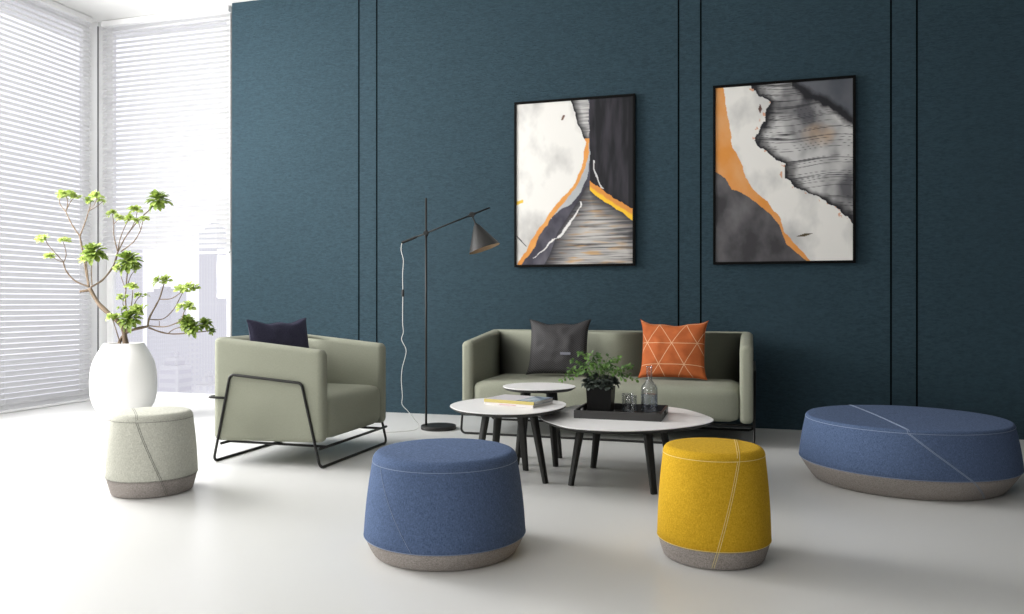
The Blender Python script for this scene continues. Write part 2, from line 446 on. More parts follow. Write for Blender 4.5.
# ------------------------------------------------------------ city beyond the glass
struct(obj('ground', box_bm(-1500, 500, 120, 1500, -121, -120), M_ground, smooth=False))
towers = [(-246, 326, 10, 12, 34, 0, 'tall slender pale tower with vertical ribs beside the right window frame'),
          (-351, 426, 29, 14, -15, 0, 'wide pale office slab with vertical ribs seen right behind the vase'),
          (-218, 264, 8.5, 8, -24, 1, 'low pale block with horizontal window bands just right of the vase'),
          (-290, 376, 15, 12, -17, 2, 'mid-height hazy tower standing between the banded block and the tall slender tower'),
          (-201, 262, 6, 8, -31, 2, 'lowest small hazy building with a window grid near the sill'),
          (-478, 506, 42, 20, 42, 2, 'broad far tower behind the potted tree, seen beside the corner post'),
          (-505, 600, 26, 20, 10, 0, 'farthest hazy tower rising above the wide ribbed office slab'),
          ]
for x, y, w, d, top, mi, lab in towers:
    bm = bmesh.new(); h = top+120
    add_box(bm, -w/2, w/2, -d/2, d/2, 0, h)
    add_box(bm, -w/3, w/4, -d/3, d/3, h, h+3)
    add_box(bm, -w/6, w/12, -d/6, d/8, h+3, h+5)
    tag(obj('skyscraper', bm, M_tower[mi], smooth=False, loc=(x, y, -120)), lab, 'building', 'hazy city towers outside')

# ------------------------------------------------------------ poufs
def pouf(label, cx, cy, R, H, zs, mat, thr, side, top, group='round wool poufs with grey felt bases', rt=0.895, rb=0.888, er=0.034):
    t = thing('pouf', label, 'pouf', (cx, cy, 0), 0, group)
    Rt = R*rt; Rb = R*rb
    prof_body = [(R-0.004, zs-0.001), (R, zs+0.004)]
    zr = H-er-0.006
    for k in range(1, 9):
        s = k/8; prof_body.append((R+(Rt-R)*(s**1.08)+0.004*math.sin(PI*s), zs+(zr-zs)*s))
    Rz = prof_body[-1][0]
    for k in range(1, 7):
        a = k/6*PI/2; prof_body.append((Rz-er*(1-math.cos(a)), zr+er*math.sin(a)))
    rr = Rz-er
    for k in range(1, 8):
        s = k/8; prof_body.append((rr*(1-s), zr+er+0.006*(1-(1-s)**2)))
    prof_body.append((0, zr+er+0.006))
    bm = bmesh.new(); lathe(bm, prof_body, 96); obj('cover', bm, mat, t)
    bm = bmesh.new()
    pb = [(0, 0.0), (Rb-0.012, 0.0), (Rb-0.003, 0.003), (Rb+0.001, 0.008)]
    for k in range(1, 9):
        s = k/8; pb.append((Rb+(R-0.003-Rb)*(s**0.85), 0.008+(zs-0.008)*s))
    pb.append((0, zs)); lathe(bm, pb, 96); obj('base', bm, M_felt, t)
    # radius of the body at height z
    allp = pb[3:-1]+prof_body
    def rad(z):
        for (r0, z0), (r1, z1) in zip(allp, allp[1:]):
            if z0 <= z <= z1 and z1 > z0: return r0+(r1-r0)*(z-z0)/(z1-z0)
        return allp[-1][0]
    sr = 0.0010*max(1, cy/3.6)
    bm = bmesh.new()
    zt = zr-0.002
    sweep(bm, [((rad(zt)+0.0006)*math.cos(a), (rad(zt)+0.0006)*math.sin(a), zt) for a in (2*PI*k/96 for k in range(96))], sr, closed=True, n=5)
    sweep(bm, [((R+0.0004)*math.cos(a), (R+0.0004)*math.sin(a), zs+0.003) for a in (2*PI*k/96 for k in range(96))], sr*0.9, closed=True, n=5)
    a0, a1 = (math.radians(v) for v in side)
    for off in ((-0.004, 0.004) if top is not None else (0.0,)):
        pts = []
        for k in range(31):
            s = k/30; z = zt+((0.010 if top is not None else zs+0.004)-zt)*s; a = a0+(a1-a0)*s+off/rad(z)
            pts.append(((rad(z)+0.0008)*math.cos(a), (rad(z)+0.0008)*math.sin(a), z))
        sweep(bm, pts, sr, n=5)
        if top is not None:
            a2 = math.radians(top)
            p0 = Vector((math.cos(a0), math.sin(a0), 0)); p1 = Vector((math.cos(a2), math.sin(a2), 0))
            nrm = (p1-p0).normalized().cross(Vector((0, 0, 1)))
            pts = []
            for k in range(121):
                s = 0.5-0.5*math.cos(PI*k/120)
                q = p0*Rz+(p1-p0)*Rz*s-nrm*off
                r = q.length; 
                if r > Rz: q = q*(Rz/r); r = Rz
                if r > rr: z = zr+math.sqrt(max(0, er*er-(r-rr)**2))
                else: z = zr+er+0.006*(1-(r/rr)**2)
                pts.append((q.x, q.y, z+0.0008))
            sweep(bm, pts, sr, n=5)
    obj('stitching', bm, thr, t)
    return t
pouf('small stone grey pouf with dark stitching, in front of the white vase', -3.042, 3.505, 0.225, 0.430, 0.088, M_stone, M_thread_d, (-70, -30), 161)
pouf('blue pouf with one straight slanting seam, nearest the camera at the left', -1.185, 3.018, 0.326, 0.409, 0.071, M_blue, M_thread_b, (-127, -91), None)
pouf('mustard yellow pouf with double pale stitching, in front of the round tables', -0.139, 3.245, 0.219, 0.441, 0.074, M_yellow, M_thread_y, (-60, -88), 66, er=0.027)
pouf('very wide low blue pouf at the far right beside the dark wall', 0.835, 4.915, 0.562, 0.363, 0.113, M_blue, M_thread_b, (-98, -53), 117, rt=0.935, rb=0.865, er=0.015)

# ------------------------------------------------------------ armchair and sofa (built facing -Y, origin at floor, centre)
def rr_section(tk, z0, z1, r, n=5):
    """rounded rectangle section, local (across, z)"""
    pts = []
    for cx, cz, a0 in ((tk/2-r, z1-r, 0), (-tk/2+r, z1-r, 90), (-tk/2+r, z0+r, 180), (tk/2-r, z0+r, 270)):
        for k in range(n+1):
            a = math.radians(a0+90*k/n); pts.append((cx+r*math.cos(a), cz+r*math.sin(a)))
    return pts
def seat_shell(width, depth, tk, z0f, z0r, zr, zf, rc=0.028):
    """U-shaped arm and back shell open to -Y; y runs 0 (front) .. depth (rear)"""
    hw = width/2-tk/2; yb = depth-tk/2
    path = fillet([(-hw, 0, 0), (-hw, yb, 0), (hw, yb, 0), (hw, 0, 0)], rc, n=8)
    # densify straight pieces near the open ends
    R = 0.032
    ends = [0, 0.0015, 0.005, 0.010, 0.017, 0.025, 0.035, 0.08, 0.2, 0.4]
    a = [Vector((-hw, e, 0)) for e in ends]; b = [Vector((hw, e, 0)) for e in reversed(ends)]
    path = a+path[1:-1]+b
    bm = bmesh.new(); rings = []
    for i, p in enumerate(path):
        d = (path[min(i+1, len(path)-1)]-path[max(i-1, 0)]).normalized()
        nrm = Vector((-d.y, d.x, 0))
        e = min(p.y, R)
        ins = R-math.sqrt(max(0, R*R-(R-e)**2)) if abs(abs(p.x)-hw) < 1e-5 else 0
        q = max(0, min(1, p.y/(depth*0.93)))
        zt = zf+(zr-zf)*q; z0 = z0f+(z0r-z0f)*q
        sec = rr_section(max(tk-2*ins, 0.012), z0+ins, zt-ins, max(0.004, min(0.033, (tk-2*ins)/2-0.002)))
        rings.append([bm.verts.new((p.x+nrm.x*u, p.y+nrm.y*u, z)) for u, z in sec])
    n = len(rings[0])
    for A, B in zip(rings, rings[1:]):
        for k in range(n): bm.faces.new((A[k], A[(k+1) % n], B[(k+1) % n], B[k]))
    bm.faces.new(rings[0]); bm.faces.new(rings[-1][::-1])
    return bm
def soft_block(x0, x1, y0, y1, z0, z1, r=0.045, crown=0.01, bulge=0.008):
    bm = bmesh.new()
    add_box(bm, x0, x1, y0, y1, z0, z1)
    bmesh.ops.subdivide_edges(bm, edges=bm.edges[:], cuts=9, use_grid_fill=True)
    cx, cy = (x0+x1)/2, (y0+y1)/2; hx, hy, hz = (x1-x0)/2, (y1-y0)/2, (z1-z0)/2; cz = (z0+z1)/2
    # remap grid so rows concentrate at edges, then round with a signed box distance
    def conc(t): return math.copysign(1-max(0.0, 1-abs(t))**1.6, t)
    for v in bm.verts:
        u = [conc((v.co.x-cx)/hx), conc((v.co.y-cy)/hy), conc((v.co.z-cz)/hz)]
        p = Vector((u[0]*hx, u[1]*hy, u[2]*hz))
        rl = (min(r, hx), min(r, hy), min(r, hz))
        q = Vector([max(-h+k, min(h-k, c)) for h, k, c in zip((hx, hy, hz), rl, p)])
        d = p-q
        if d.length > 1e-6: p = q+d.normalized()*r
        if u[2] > 0: p.z += crown*(1-u[0]**2)*(1-u[1]**2)*u[2]
        if u[1] < 0: p.y += bulge*(1-abs(u[0])**3)*(1-u[2]**2)*u[1]
        v.co = Vector((cx, cy, cz))+p
    return bm
def lounge(name, label, cat, loc, rz, width, depth, tk, z0, seat_top, zr, zf, sr=0.042, rise=0.0, inset=0.0, hoop=0.016):
    t = thing(name, label, cat, loc, rz)
    obj('upholstered_shell', seat_shell(width, depth, tk, z0+rise, z0-rise*0.7, zr, zf), M_sage, t)
    obj('seat', soft_block(-width/2+tk-0.004, width/2-tk+0.004, -0.004, depth-tk+0.01, z0+rise+0.002, seat_top, sr), M_sage, t)
    # steel tube frame: one closed loop over both sides and along the floor
    rt = 0.0085; h = width/2
    fy, ry = 0.008, 0.755
    tf, tr_ = 0.130, 0.630
    pts = []
    fx = h+0.004-inset; tx = h+0.0115
    loop = [(-fx, ry, rt), (-tx, tr_, 0.552), (-tx, tf, 0.512), (-fx, fy, rt), (fx, fy, rt), (tx, tf, 0.512), (tx, tr_, 0.552), (fx, ry, rt)]
    f = obj('steel_frame', tube(fillet(loop, 0.036, closed=True), rt, closed=True, n=12), M_black, t)
    # rails under the seat
    bm = bmesh.new()
    zz = z0+min(0, -rise)-0.009
    sweep(bm, fillet([(-h-0.004, ry-0.055, zz), (h+0.004, ry-0.055, zz)], 0.01), 0.009, n=8)
    sweep(bm, [(-h-0.003, 0.010, zz), (h+0.003, 0.010, zz)], 0.009, n=8)
    sweep(bm, [(-h+0.08, 0.01, zz), (-h+0.08, ry-0.055, zz)], 0.008, n=8)
    sweep(bm, [(h-0.08, 0.01, zz), (h-0.08, ry-0.055, zz)], 0.008, n=8)
    obj('seat_rail', bm, M_black, t)
    # hoop round the back
    bm = bmesh.new(); zb = 0.405; yb = ry-(ry-tr_)*zb/0.552
    sweep(bm, fillet([(-tx+0.001, yb, zb), (-tx+0.001, depth+hoop, zb), (tx-0.001, depth+hoop, zb), (tx-0.001, yb, zb)], 0.03), 0.0075, n=8)
    obj('back_bar', bm, M_black, t)
    for sx in (-1, 1):
        for y in (fy+0.002, ry-0.002):
            bm = bmesh.new(); add_box(bm, sx*(fx-0.05)-0.018, sx*(fx-0.05)+0.018, y-0.010, y+0.010, 0, 0.006, 0.002)
            obj('foot_pad', bm, M_black, t, smooth=False)
    return t
armchair = lounge('armchair', 'sage green armchair on a thin black tube frame, turned sideways by the window', 'armchair', (-2.452, 4.680, 0), PI/2, 0.900, 0.785, 0.088, 0.142, 0.428, 0.778, 0.708, 0.060, 0.012, 0.0, 0.010)
sofa = lounge('sofa', 'long sage green sofa on a thin black tube frame against the teal wall', 'sofa', (-1.038, 5.672, 0), 0, 2.12, 0.780, 0.090, 0.162, 0.408, 0.770, 0.700, 0.065)

# ------------------------------------------------------------ cushions
def cushion(name, label, loc, rot, Wd, Ht, T, mat, seed, pinch=0.11):
    n = 44; bm = bmesh.new(); uvl = bm.loops.layers.uv.new('UVMap')
    rnd = random.Random(seed); sides = []
    for sgn in (-1, 1):
        g = []
        for j in range(n+1):
            row = []
            for i in range(n+1):
                u = -1+2*i/n; v = -1+2*j/n
                edge = max(abs(u), abs(v))
                if sgn == 1 and edge > 0.9999: row.append(sides[0][j][i]); continue
                x = Wd/2*u*(1-pinch*(1-abs(v)**4)); z = Ht/2*v*(1-pinch*(1-abs(u)**(4 if v < 0 else 2.6))*(0.7 if v < 0 else 1.75))
                th = T/2*(max(0, (1-u*u))*max(0, (1-v*v)))**0.42
                w = noise.noise(Vector((u*3.1+seed, v*3.1, sgn*2.0)))*0.010*(1-edge**6)
                ang = math.atan2(v, u); w += 0.006*math.sin(ang*9+seed)*max(0, edge-0.45)*(1-edge)*4
                z += 0.006*math.sin(u*8+seed)*(max(0, v)**6)
                row.append(bm.verts.new((x, sgn*(th+w*(th/(T/2)+0.05)), z)))
            g.append(row)
        sides.append(g)
        for j in range(n):
            for i in range(n):
                f = bm.faces.new((g[j][i], g[j][i+1], g[j+1][i+1], g[j+1][i]))
                for lp, (a, b) in zip(f.loops, ((i, j), (i+1, j), (i+1, j+1), (i, j+1))): lp[uvl].uv = (a/n, b/n)
    for v in bm.verts: v.co.z += Ht/2
    t = thing(name, label, 'cushion', loc, 0, None); t.rotation_euler = rot
    obj('cushion_cover', bm, mat, t)
    # edge seam
    bm = bmesh.new(); pts = []
    for (a, b, c, d) in ((-1, -1, 1, -1), (1, -1, 1, 1), (1, 1, -1, 1), (-1, 1, -1, -1)):
        for k in range(14):
            s = k/14; u = a+(c-a)*s; v = b+(d-b)*s
            pts.append((Wd/2*u*(1-pinch*(1-abs(v)**4)), 0, Ht/2+Ht/2*v*(1-pinch*(1-abs(u)**(4 if v < 0 else 2.6))*(0.7 if v < 0 else 1.75))+0.006*math.sin(u*8+seed)*(max(0, v)**6)))
    sweep(bm, pts, 0.0022, closed=True, n=6)
    obj('edge_seam', bm, mat, t)
    return t
grey_cushion = cushion('throw_cushion', 'charcoal herringbone cushion leaning at the left side of the sofa', (-1.450, 6.085, 0.424), (math.radians(-15), 0, math.radians(2)), 0.505, 0.455, 0.15, M_herring, 1.3)
obj('pale_patch', box_bm(0.032, 0.112, -0.082, -0.076, 0.150, 0.170), plain('patch_grey', (0.16, 0.165, 0.20), 0.7), grey_cushion, smooth=False)  # small flat patch, paler than the cushion cloth
cushion('throw_cushion', 'orange cushion with pale triangle lines leaning on the sofa', (-0.560, 6.065, 0.422), (math.radians(-15), 0, math.radians(-2)), 0.515, 0.455, 0.16, M_orange, 4.1)
cushion('throw_cushion', 'dark navy satin cushion leaning in the armchair', (-2.945, 4.615, 0.440), (math.radians(-9), math.radians(0), math.radians(77)), 0.53, 0.455, 0.15, M_navy, 7.7, 0.08)

# ------------------------------------------------------------ coffee tables
def leg_mesh(bot, top, wb=0.034, wt=0.050):
    b, tp = Vector(bot), Vector(top); bm = bmesh.new()
    ax = (b-tp); out = Vector((ax.x, ax.y, 0)).normalized(); sd = Vector((-out.y, out.x, 0))
    rings = []
    for k in range(8):
        s = k/7; c = tp+(b-tp)*s; w = wt+(wb-wt)*s; d = w*0.72
        ring = []
        for q in range(16):
            a = 2*PI*q/16; cu, su = math.cos(a), math.sin(a)
            e = 0.55
            ring.append(bm.verts.new(c+sd*(w/2*math.copysign(abs(cu)**e, cu))+out*(d/2*math.copysign(abs(su)**e, su))))
        rings.append(ring)
    for A, B in zip(rings, rings[1:]):
        for k in range(16): bm.faces.new((A[k], A[(k+1) % 16], B[(k+1) % 16], B[k]))
    bm.faces.new(rings[0]); bm.faces.new(rings[-1][::-1])
    return bm
def coffee_table(label, outline, z, feet, shrink=0.34, th=0.022, center=None):
    pts2 = [(p.x, p.y) for p in catmull([(x, y, 0) for x, y in outline], 8, True)]
    cx, cy = center or (sum(p[0] for p in pts2)/len(pts2), sum(p[1] for p in pts2)/len(pts2))
    t = thing('coffee_table', label, 'table', (cx, cy, 0), 0, 'coffee tables with white tops and dark legs')
    loc = [(x-cx, y-cy) for x, y in pts2]
    bm = bmesh.new(); prism(bm, loc, z-0.004, z); obj('tabletop', bm, M_top, t, smooth=False)
    bm = bmesh.new(); prism(bm, [(x*1.004, y*1.004) for x, y in loc], z-th, z-0.004, chamf=0.022); obj('tabletop_edge', bm, M_leg, t, smooth=True, angle=35)
    tops = []
    for fx, fy in feet:
        x, y = fx-cx, fy-cy
        tp = (x*(1-shrink), y*(1-shrink), z-th+0.001); tops.append(tp)
        bm = leg_mesh((x, y, 0), tp)
        for v in bm.verts:
            if v.co.z < 0.0025: v.co.z = 0
        obj('leg', bm, M_leg, t, smooth=True, angle=50)
    bm = bmesh.new()
    if len(tops) == 4:
        for a, b in ((0, 2), (1, 3)):
            sweep(bm, [Vector(tops[a])-Vector((0, 0, 0.012)), Vector(tops[b])-Vector((0, 0, 0.012))], 0.009, n=8)
    obj('cross_brace', bm, M_leg, t)
    return t
k = 0.59/0.60
A_out = [(-1.65, 4.281), (-1.534, 4.136), (-1.389, 4.070), (-1.23, 4.075), (-1.1, 4.178), (-1.025, 4.403), (-1.04, 4.59), (-1.117, 4.715), (-1.26, 4.775), (-1.45, 4.765), (-1.607, 4.700), (-1.672, 4.56), (-1.685, 4.42)]
A_out = [(x*k, y*k) for x, y in A_out]
coffee_table('middle-height coffee table with rounded square top, carrying the magazines', A_out, 0.41, [(-1.475, 4.215), (-1.468, 4.53), (-1.275, 4.55), (-1.081, 4.262)], center=(-1.325, 4.37))
B_out = [(-1.262+0.226*math.cos(a), 4.812+0.226*math.sin(a)) for a in (2*PI*q/14 for q in range(14))]
coffee_table('smallest and tallest round side table, just in front of the sofa', B_out, 0.475, [(-1.375, 4.700), (-1.132, 4.715), (-1.168, 4.975), (-1.41, 4.93)])
C_out = [(-1.128, 4.33), (-0.995, 4.125), (-0.86, 4.015), (-0.645, 4.000), (-0.49, 4.07), (-0.344, 4.2), (-0.225, 4.38), (-0.196, 4.56), (-0.293, 4.795), (-0.42, 4.97), (-0.62, 5.055), (-0.86, 5.04), (-1.035, 4.93), (-1.095, 4.75), (-1.13, 4.52)]
coffee_table('largest and lowest coffee table, carrying the black tray', C_out, 0.35, [(-0.936, 4.25), (-0.906, 4.741), (-0.44, 4.70), (-0.479, 4.182)], shrink=0.20, center=(-0.69, 4.47))

# ------------------------------------------------------------ tray with plant, tumblers and carafe
def tray():
    x, y, z = -0.703, 4.555, 0.350; w, d, h, s = 0.484, 0.375, 0.045, 0.010
    bm = bmesh.new()
    add_box(bm, -w/2, w/2, -d/2, d/2, 0, 0.007)
    add_box(bm, -w/2, w/2, -d/2, -d/2+s, 0.007, h); add_box(bm, -w/2, w/2, d/2-s, d/2, 0.007, h)
    for sx in (-1, 1):
        x0, x1 = (-w/2, -w/2+s) if sx < 0 else (w/2-s, w/2)
        yi = d/2-s
        add_box(bm, x0, x1, -yi, -0.05, 0.007, h); add_box(bm, x0, x1, 0.05, yi, 0.007, h)
        add_box(bm, x0, x1, -0.05, 0.05, 0.007, 0.016); add_box(bm, x0, x1, -0.05, 0.05, 0.036, h)
    tag(obj('serving_tray', bm, M_tray, smooth=False, loc=(x, y, z)), 'rectangular black tray with cut-out handles on the lowest coffee table', 'tray')
tray()
TZ = 0.3572
def tumbler(x, y, label):
    t = thing('tumbler', label, 'glass', (x, y, TZ), 0, 'clear drinking glasses on the tray')
    r = 0.0335
    bm = bmesh.new()
    lathe(bm, [(0, 0.016), (r-0.006, 0.016), (r-0.003, 0.022), (r-0.0022, 0.103), (r-0.0011, 0.1045), (r, 0.103), (r, 0.012), (r-0.002, 0.011)], 32)
    obj('glass_wall', bm, M_glass, t)
    bm = bmesh.new(); lathe(bm, [(0, 0), (r-0.004, 0), (r-0.0004, 0.004), (r-0.0004, 0.011), (r-0.006, 0.0155), (0, 0.0155)], 32)
    obj('glass_base', bm, M_glassbase, t)
    bm = bmesh.new()
    sweep(bm, [((r-0.0011)*math.cos(2*PI*q/32), (r-0.0011)*math.sin(2*PI*q/32), 0.1045) for q in range(32)], 0.0013, closed=True, n=6)
    obj('rim', bm, M_glassbase, t)
tumbler(-0.655, 4.575, 'clear tumbler on the tray, the front one of the two')
tumbler(-0.688, 4.668, 'clear tumbler on the tray, the rear one nearer the plant')
t = thing('carafe', 'clear glass carafe with a slim neck at the right end of the tray', 'carafe', (-0.556, 4.62, TZ))
bm = bmesh.new(); rb = 0.0485
outer = [(rb-0.006, 0.0), (rb-0.001, 0.004), (rb, 0.012), (rb, 0.140), (rb-0.003, 0.155), (rb-0.012, 0.170), (0.026, 0.181), (0.0195, 0.190), (0.0175, 0.200), (0.0175, 0.262), (0.0190, 0.268), (0.0185, 0.272)]
inner = [(0.0160, 0.271), (0.0150, 0.262), (0.0150, 0.200), (0.0170, 0.189), (0.024, 0.178), (rb-0.014, 0.167), (rb-0.0055, 0.153), (rb-0.003, 0.140), (rb-0.003, 0.020), (rb-0.008, 0.014), (0, 0.013)]
lathe(bm, [(0, 0)]+outer+inner, 40); obj('bottle_body', bm, M_glass, t)
bm = bmesh.new(); sweep(bm, [(0.0178*math.cos(2*PI*q/32), 0.0178*math.sin(2*PI*q/32), 0.271) for q in range(32)], 0.0016, closed=True, n=6); obj('lip', bm, M_glassbase, t)
bm = bmesh.new(); lathe(bm, [(0, 0.0135), (rb-0.0085, 0.0140), (rb-0.0036, 0.020), (rb-0.0036, 0.112), (0, 0.112)], 40); obj('water', bm, glass_mat('water', (0.86, 0.89, 0.95), 0.07), t)

def leaf_geo(bm, base, direction, up, length, width, curl=0.15, fold=0.15, spat=0.62):
    """one leaf: narrow at its base, widest at spat of its length; 5 rows folded along the midrib"""
    d = direction.normalized(); u = (up-d*up.dot(d))
    if u.length < 1e-4: u = d.orthogonal()
    u.normalize(); s = d.cross(u); rows = []
    for tt, ww in ((0, 0.12), (0.3, 0.45), (spat, 1.0), (0.86, 0.75), (1.0, 0.08)):
        c = base+d*(length*tt)+u*(curl*length*math.sin(tt*PI*0.9)-curl*0.4*length*tt*tt)
        w = width/2*ww
        rows.append((bm.verts.new(c+s*w+u*(fold*w)), bm.verts.new(c), bm.verts.new(c-s*w+u*(fold*w))))
    for A, B in zip(rows, rows[1:]):
        bm.faces.new((A[0], A[1], B[1], B[0])); bm.faces.new((A[1], A[2], B[2], B[1]))
def rosette(bm, c, axis, R, n, rnd, wf=0.42, low=-0.15):
    axis = axis.normalized(); o = axis.orthogonal().normalized(); q = axis.cross(o)
    for k in range(n):
        s = (k+0.5)/n; el = math.radians(80*(1-s)+math.degrees(math.asin(max(-1, min(1, low)))) * s+rnd.uniform(-8, 8))
        az = k*2.39996+rnd.uniform(-.2, .2)
        d = axis*math.sin(el)+(o*math.cos(az)+q*math.sin(az))*math.cos(el)
        leaf_geo(bm, c, d, axis, R*rnd.uniform(0.75, 1.05)*(0.7+0.3*s), R*wf*rnd.uniform(0.85, 1.15), 0.12, 0.25)

def table_plant():
    x, y = -0.835, 4.605
    t = thing('potted_plant', 'small bushy plant in a square black pot on the tray', 'plant', (x, y, TZ))
    rnd = random.Random(3)
    bm = bmesh.new(); h = 0.148
    def sq(hs, z): return [bm.verts.new((a*hs, b*hs, z)) for a, b in ((-1, -1), (1, -1), (1, 1), (-1, 1))]
    R = [sq(0.066, 0), sq(0.0735, h), sq(0.067, h), sq(0.063, h-0.03)]
    for A, B in zip(R, R[1:]):
        for q in range(4): bm.faces.new((A[q], A[(q+1) % 4], B[(q+1) % 4], B[q]))
    bm.faces.new(R[0][::-1])
    bm.faces.new(R[-1])
    obj('planter', bm, M_potblack, t, smooth=False)
    bm = bmesh.new(); add_box(bm, -0.062, 0.062, -0.062, 0.062, h-0.028, h-0.012); obj('soil', bm, M_soil, t, smooth=False)
    for (cx, cy, cz, r, n) in ((-0.075, -0.045, 0.170, 0.045, 34), (-0.045, -0.07, 0.155, 0.042, 30), (0.0, -0.065, 0.165, 0.045, 32), (0.05, -0.06, 0.165, 0.046, 34), (0.082, -0.02, 0.178, 0.046, 34), (-0.07, 0.03, 0.180, 0.045, 30), (0.06, 0.05, 0.180, 0.045, 30), (-0.03, 0.0, 0.195, 0.05, 34), (0.03, -0.01, 0.190, 0.048, 34)):
        bm = bmesh.new()
        sweep(bm, [(cx*0.5, cy*0.5, h-0.016), (cx, cy, cz)], 0.003, n=6)
        rosette(bm, Vector((cx, cy, cz)), Vector((cx*5, cy*5, 1)), r, n, rnd, 0.55, -0.5)
        obj('succulent_rosette', bm, M_leafd, t)
    # leafy sprigs: end points relative to pot (x right, y depth, z up)
    tips = [(-0.225, -0.03, 0.190), (-0.19, 0.02, 0.240), (-0.155, -0.06, 0.205), (-0.13, 0.03, 0.335), (-0.175, 0.05, 0.285), (-0.085, 0.02, 0.30), (-0.02, 0.02, 0.325), (-0.04, -0.05, 0.27),
            (0.02, -0.03, 0.26), (0.05, 0.03, 0.28), (0.10, 0.02, 0.315), (0.12, -0.02, 0.26), (0.165, 0.04, 0.265), (0.14, -0.05, 0.205), (0.20, 0.0, 0.195), (-0.11, 0.06, 0.24), (0.0, 0.05, 0.24), (0.075, -0.05, 0.235)]
    for (a, b, c) in tips:
        bm = bmesh.new()
        p0 = Vector((a*0.12, b*0.3, h-0.02)); p3 = Vector((a, b, c)); p1 = Vector((a*0.35, b*0.5, max(c, 0.23)*0.92+0.02)); p2 = Vector((a*0.75, b*0.8, c+0.03 if c < 0.25 else c*0.96))
        pts = catmull([p0, p1, p2, p3], 5)
        sweep(bm, pts, 0.0014, n=5)
        for i in range(4, len(pts)):
            for sgn in (-1, 1):
                if rnd.random() < 0.52: continue
                d = (pts[i]-pts[i-1]).normalized(); sd = d.cross(Vector((rnd.uniform(-.4, .4), -1, rnd.uniform(-.3, .5)))).normalized()*sgn
                leaf_geo(bm, pts[i], (sd+d*0.5+Vector((0, rnd.uniform(-.5, .3), rnd.uniform(-.3, .3)))), Vector((0, -0.5, 1)), rnd.uniform(0.017, 0.027), rnd.uniform(0.013, 0.020), 0.1, 0.2, 0.5)
        leaf_geo(bm, pts[-1], (pts[-1]-pts[-3]), Vector((0, -1, 0.6)), 0.026, 0.018, 0.1, 0.2, 0.5)
        obj('leafy_sprig', bm, M_leafs, t)
table_plant()

# ------------------------------------------------------------ magazines
def cover_mat():
    m, nt, b = new_mat('printed_cover')
    tc = N(nt, 'ShaderNodeTexCoord'); sp = N(nt, 'ShaderNodeSeparateXYZ'); L(nt, tc, 'Object', sp, 0)
    nz = N(nt, 'ShaderNodeTexNoise'); nz.inputs['Scale'].default_value = 16; nz.inputs['Detail'].default_value = 3; L(nt, tc, 'Object', nz, 'Vector')
    cr = N(nt, 'ShaderNodeValToRGB'); cr.color_ramp.interpolation = 'CONSTANT'
    e = cr.color_ramp.elements; e[0].position = 0; e[0].color = (0.08, 0.10, 0.16, 1); e[1].position = 0.46; e[1].color = (0.20, 0.27, 0.34, 1)
    for p, c in ((0.55, (0.42, 0.50, 0.55, 1)), (0.64, (0.65, 0.67, 0.68, 1))):
        q = e.new(p); q.color = c
    L(nt, nz, 0, cr, 0)
    gt = N(nt, 'ShaderNodeMath', operation='GREATER_THAN'); L(nt, sp, 0, gt, 0); gt.inputs[1].default_value = 0.045
    mx = N(nt, 'ShaderNodeMix', data_type='RGBA'); mx.inputs[6].default_value = (0.66, 0.63, 0.66, 1)
    L(nt, gt, 0, mx, 0); L(nt, cr, 0, mx, 7); L(nt, mx, 2, b, 'Base Color'); b.inputs['Roughness'].default_value = 0.35
    return m
M_cover = cover_mat()
M_yspine = plain('yellow_spine', (0.58, 0.48, 0.15), 0.5)
M_wcover = plain('cream_cover', (0.74, 0.70, 0.68), 0.5, var=0.08, bscale=60)
M_red = plain('rose_print', (0.62, 0.42, 0.42), 0.5)
def magazine(label, x, y, z, rz, w, d, h, top, spine, extra=None):
    t = thing('magazine', label, 'magazine', (x, y, z), rz)
    bm = bmesh.new(); add_box(bm, -w/2+0.002, w/2-0.004, -d/2+0.004, d/2-0.004, 0.0016, h-0.0016)
    obj('pages', bm, M_paper, t, smooth=False)
    bm = bmesh.new(); add_box(bm, -w/2, w/2, -d/2+0.0005, d/2, h-0.0015, h); add_box(bm, -w/2, w/2, -d/2+0.0005, d/2, 0, 0.0015)
    obj('cover', bm, top, t, smooth=False)
    bm = bmesh.new(); add_box(bm, -w/2, w/2, -d/2-0.002, -d/2+0.004, 0.0002, h-0.0002, 0.0015); obj('spine', bm, spine, t, smooth=False)
    if extra:
        bm = bmesh.new()
        for a, b in extra: add_box(bm, a, b, -d/2-0.0026, -d/2-0.0018, h*0.3, h*0.72)
        obj('spine_print', bm, M_red, t, smooth=False)
mz = math.radians(-14)
magazine('thin cream-covered magazine, underneath the yellow-spined one', -1.278, 4.418, 0.4105, math.radians(-15), 0.322, 0.232, 0.015, M_wcover, M_wcover, ((-0.06, 0.05),))
magazine('yellow-spined magazine with a blue and white cover, on top', -1.281, 4.424, 0.4256, math.radians(-13), 0.325, 0.240, 0.019, M_cover, M_yspine)

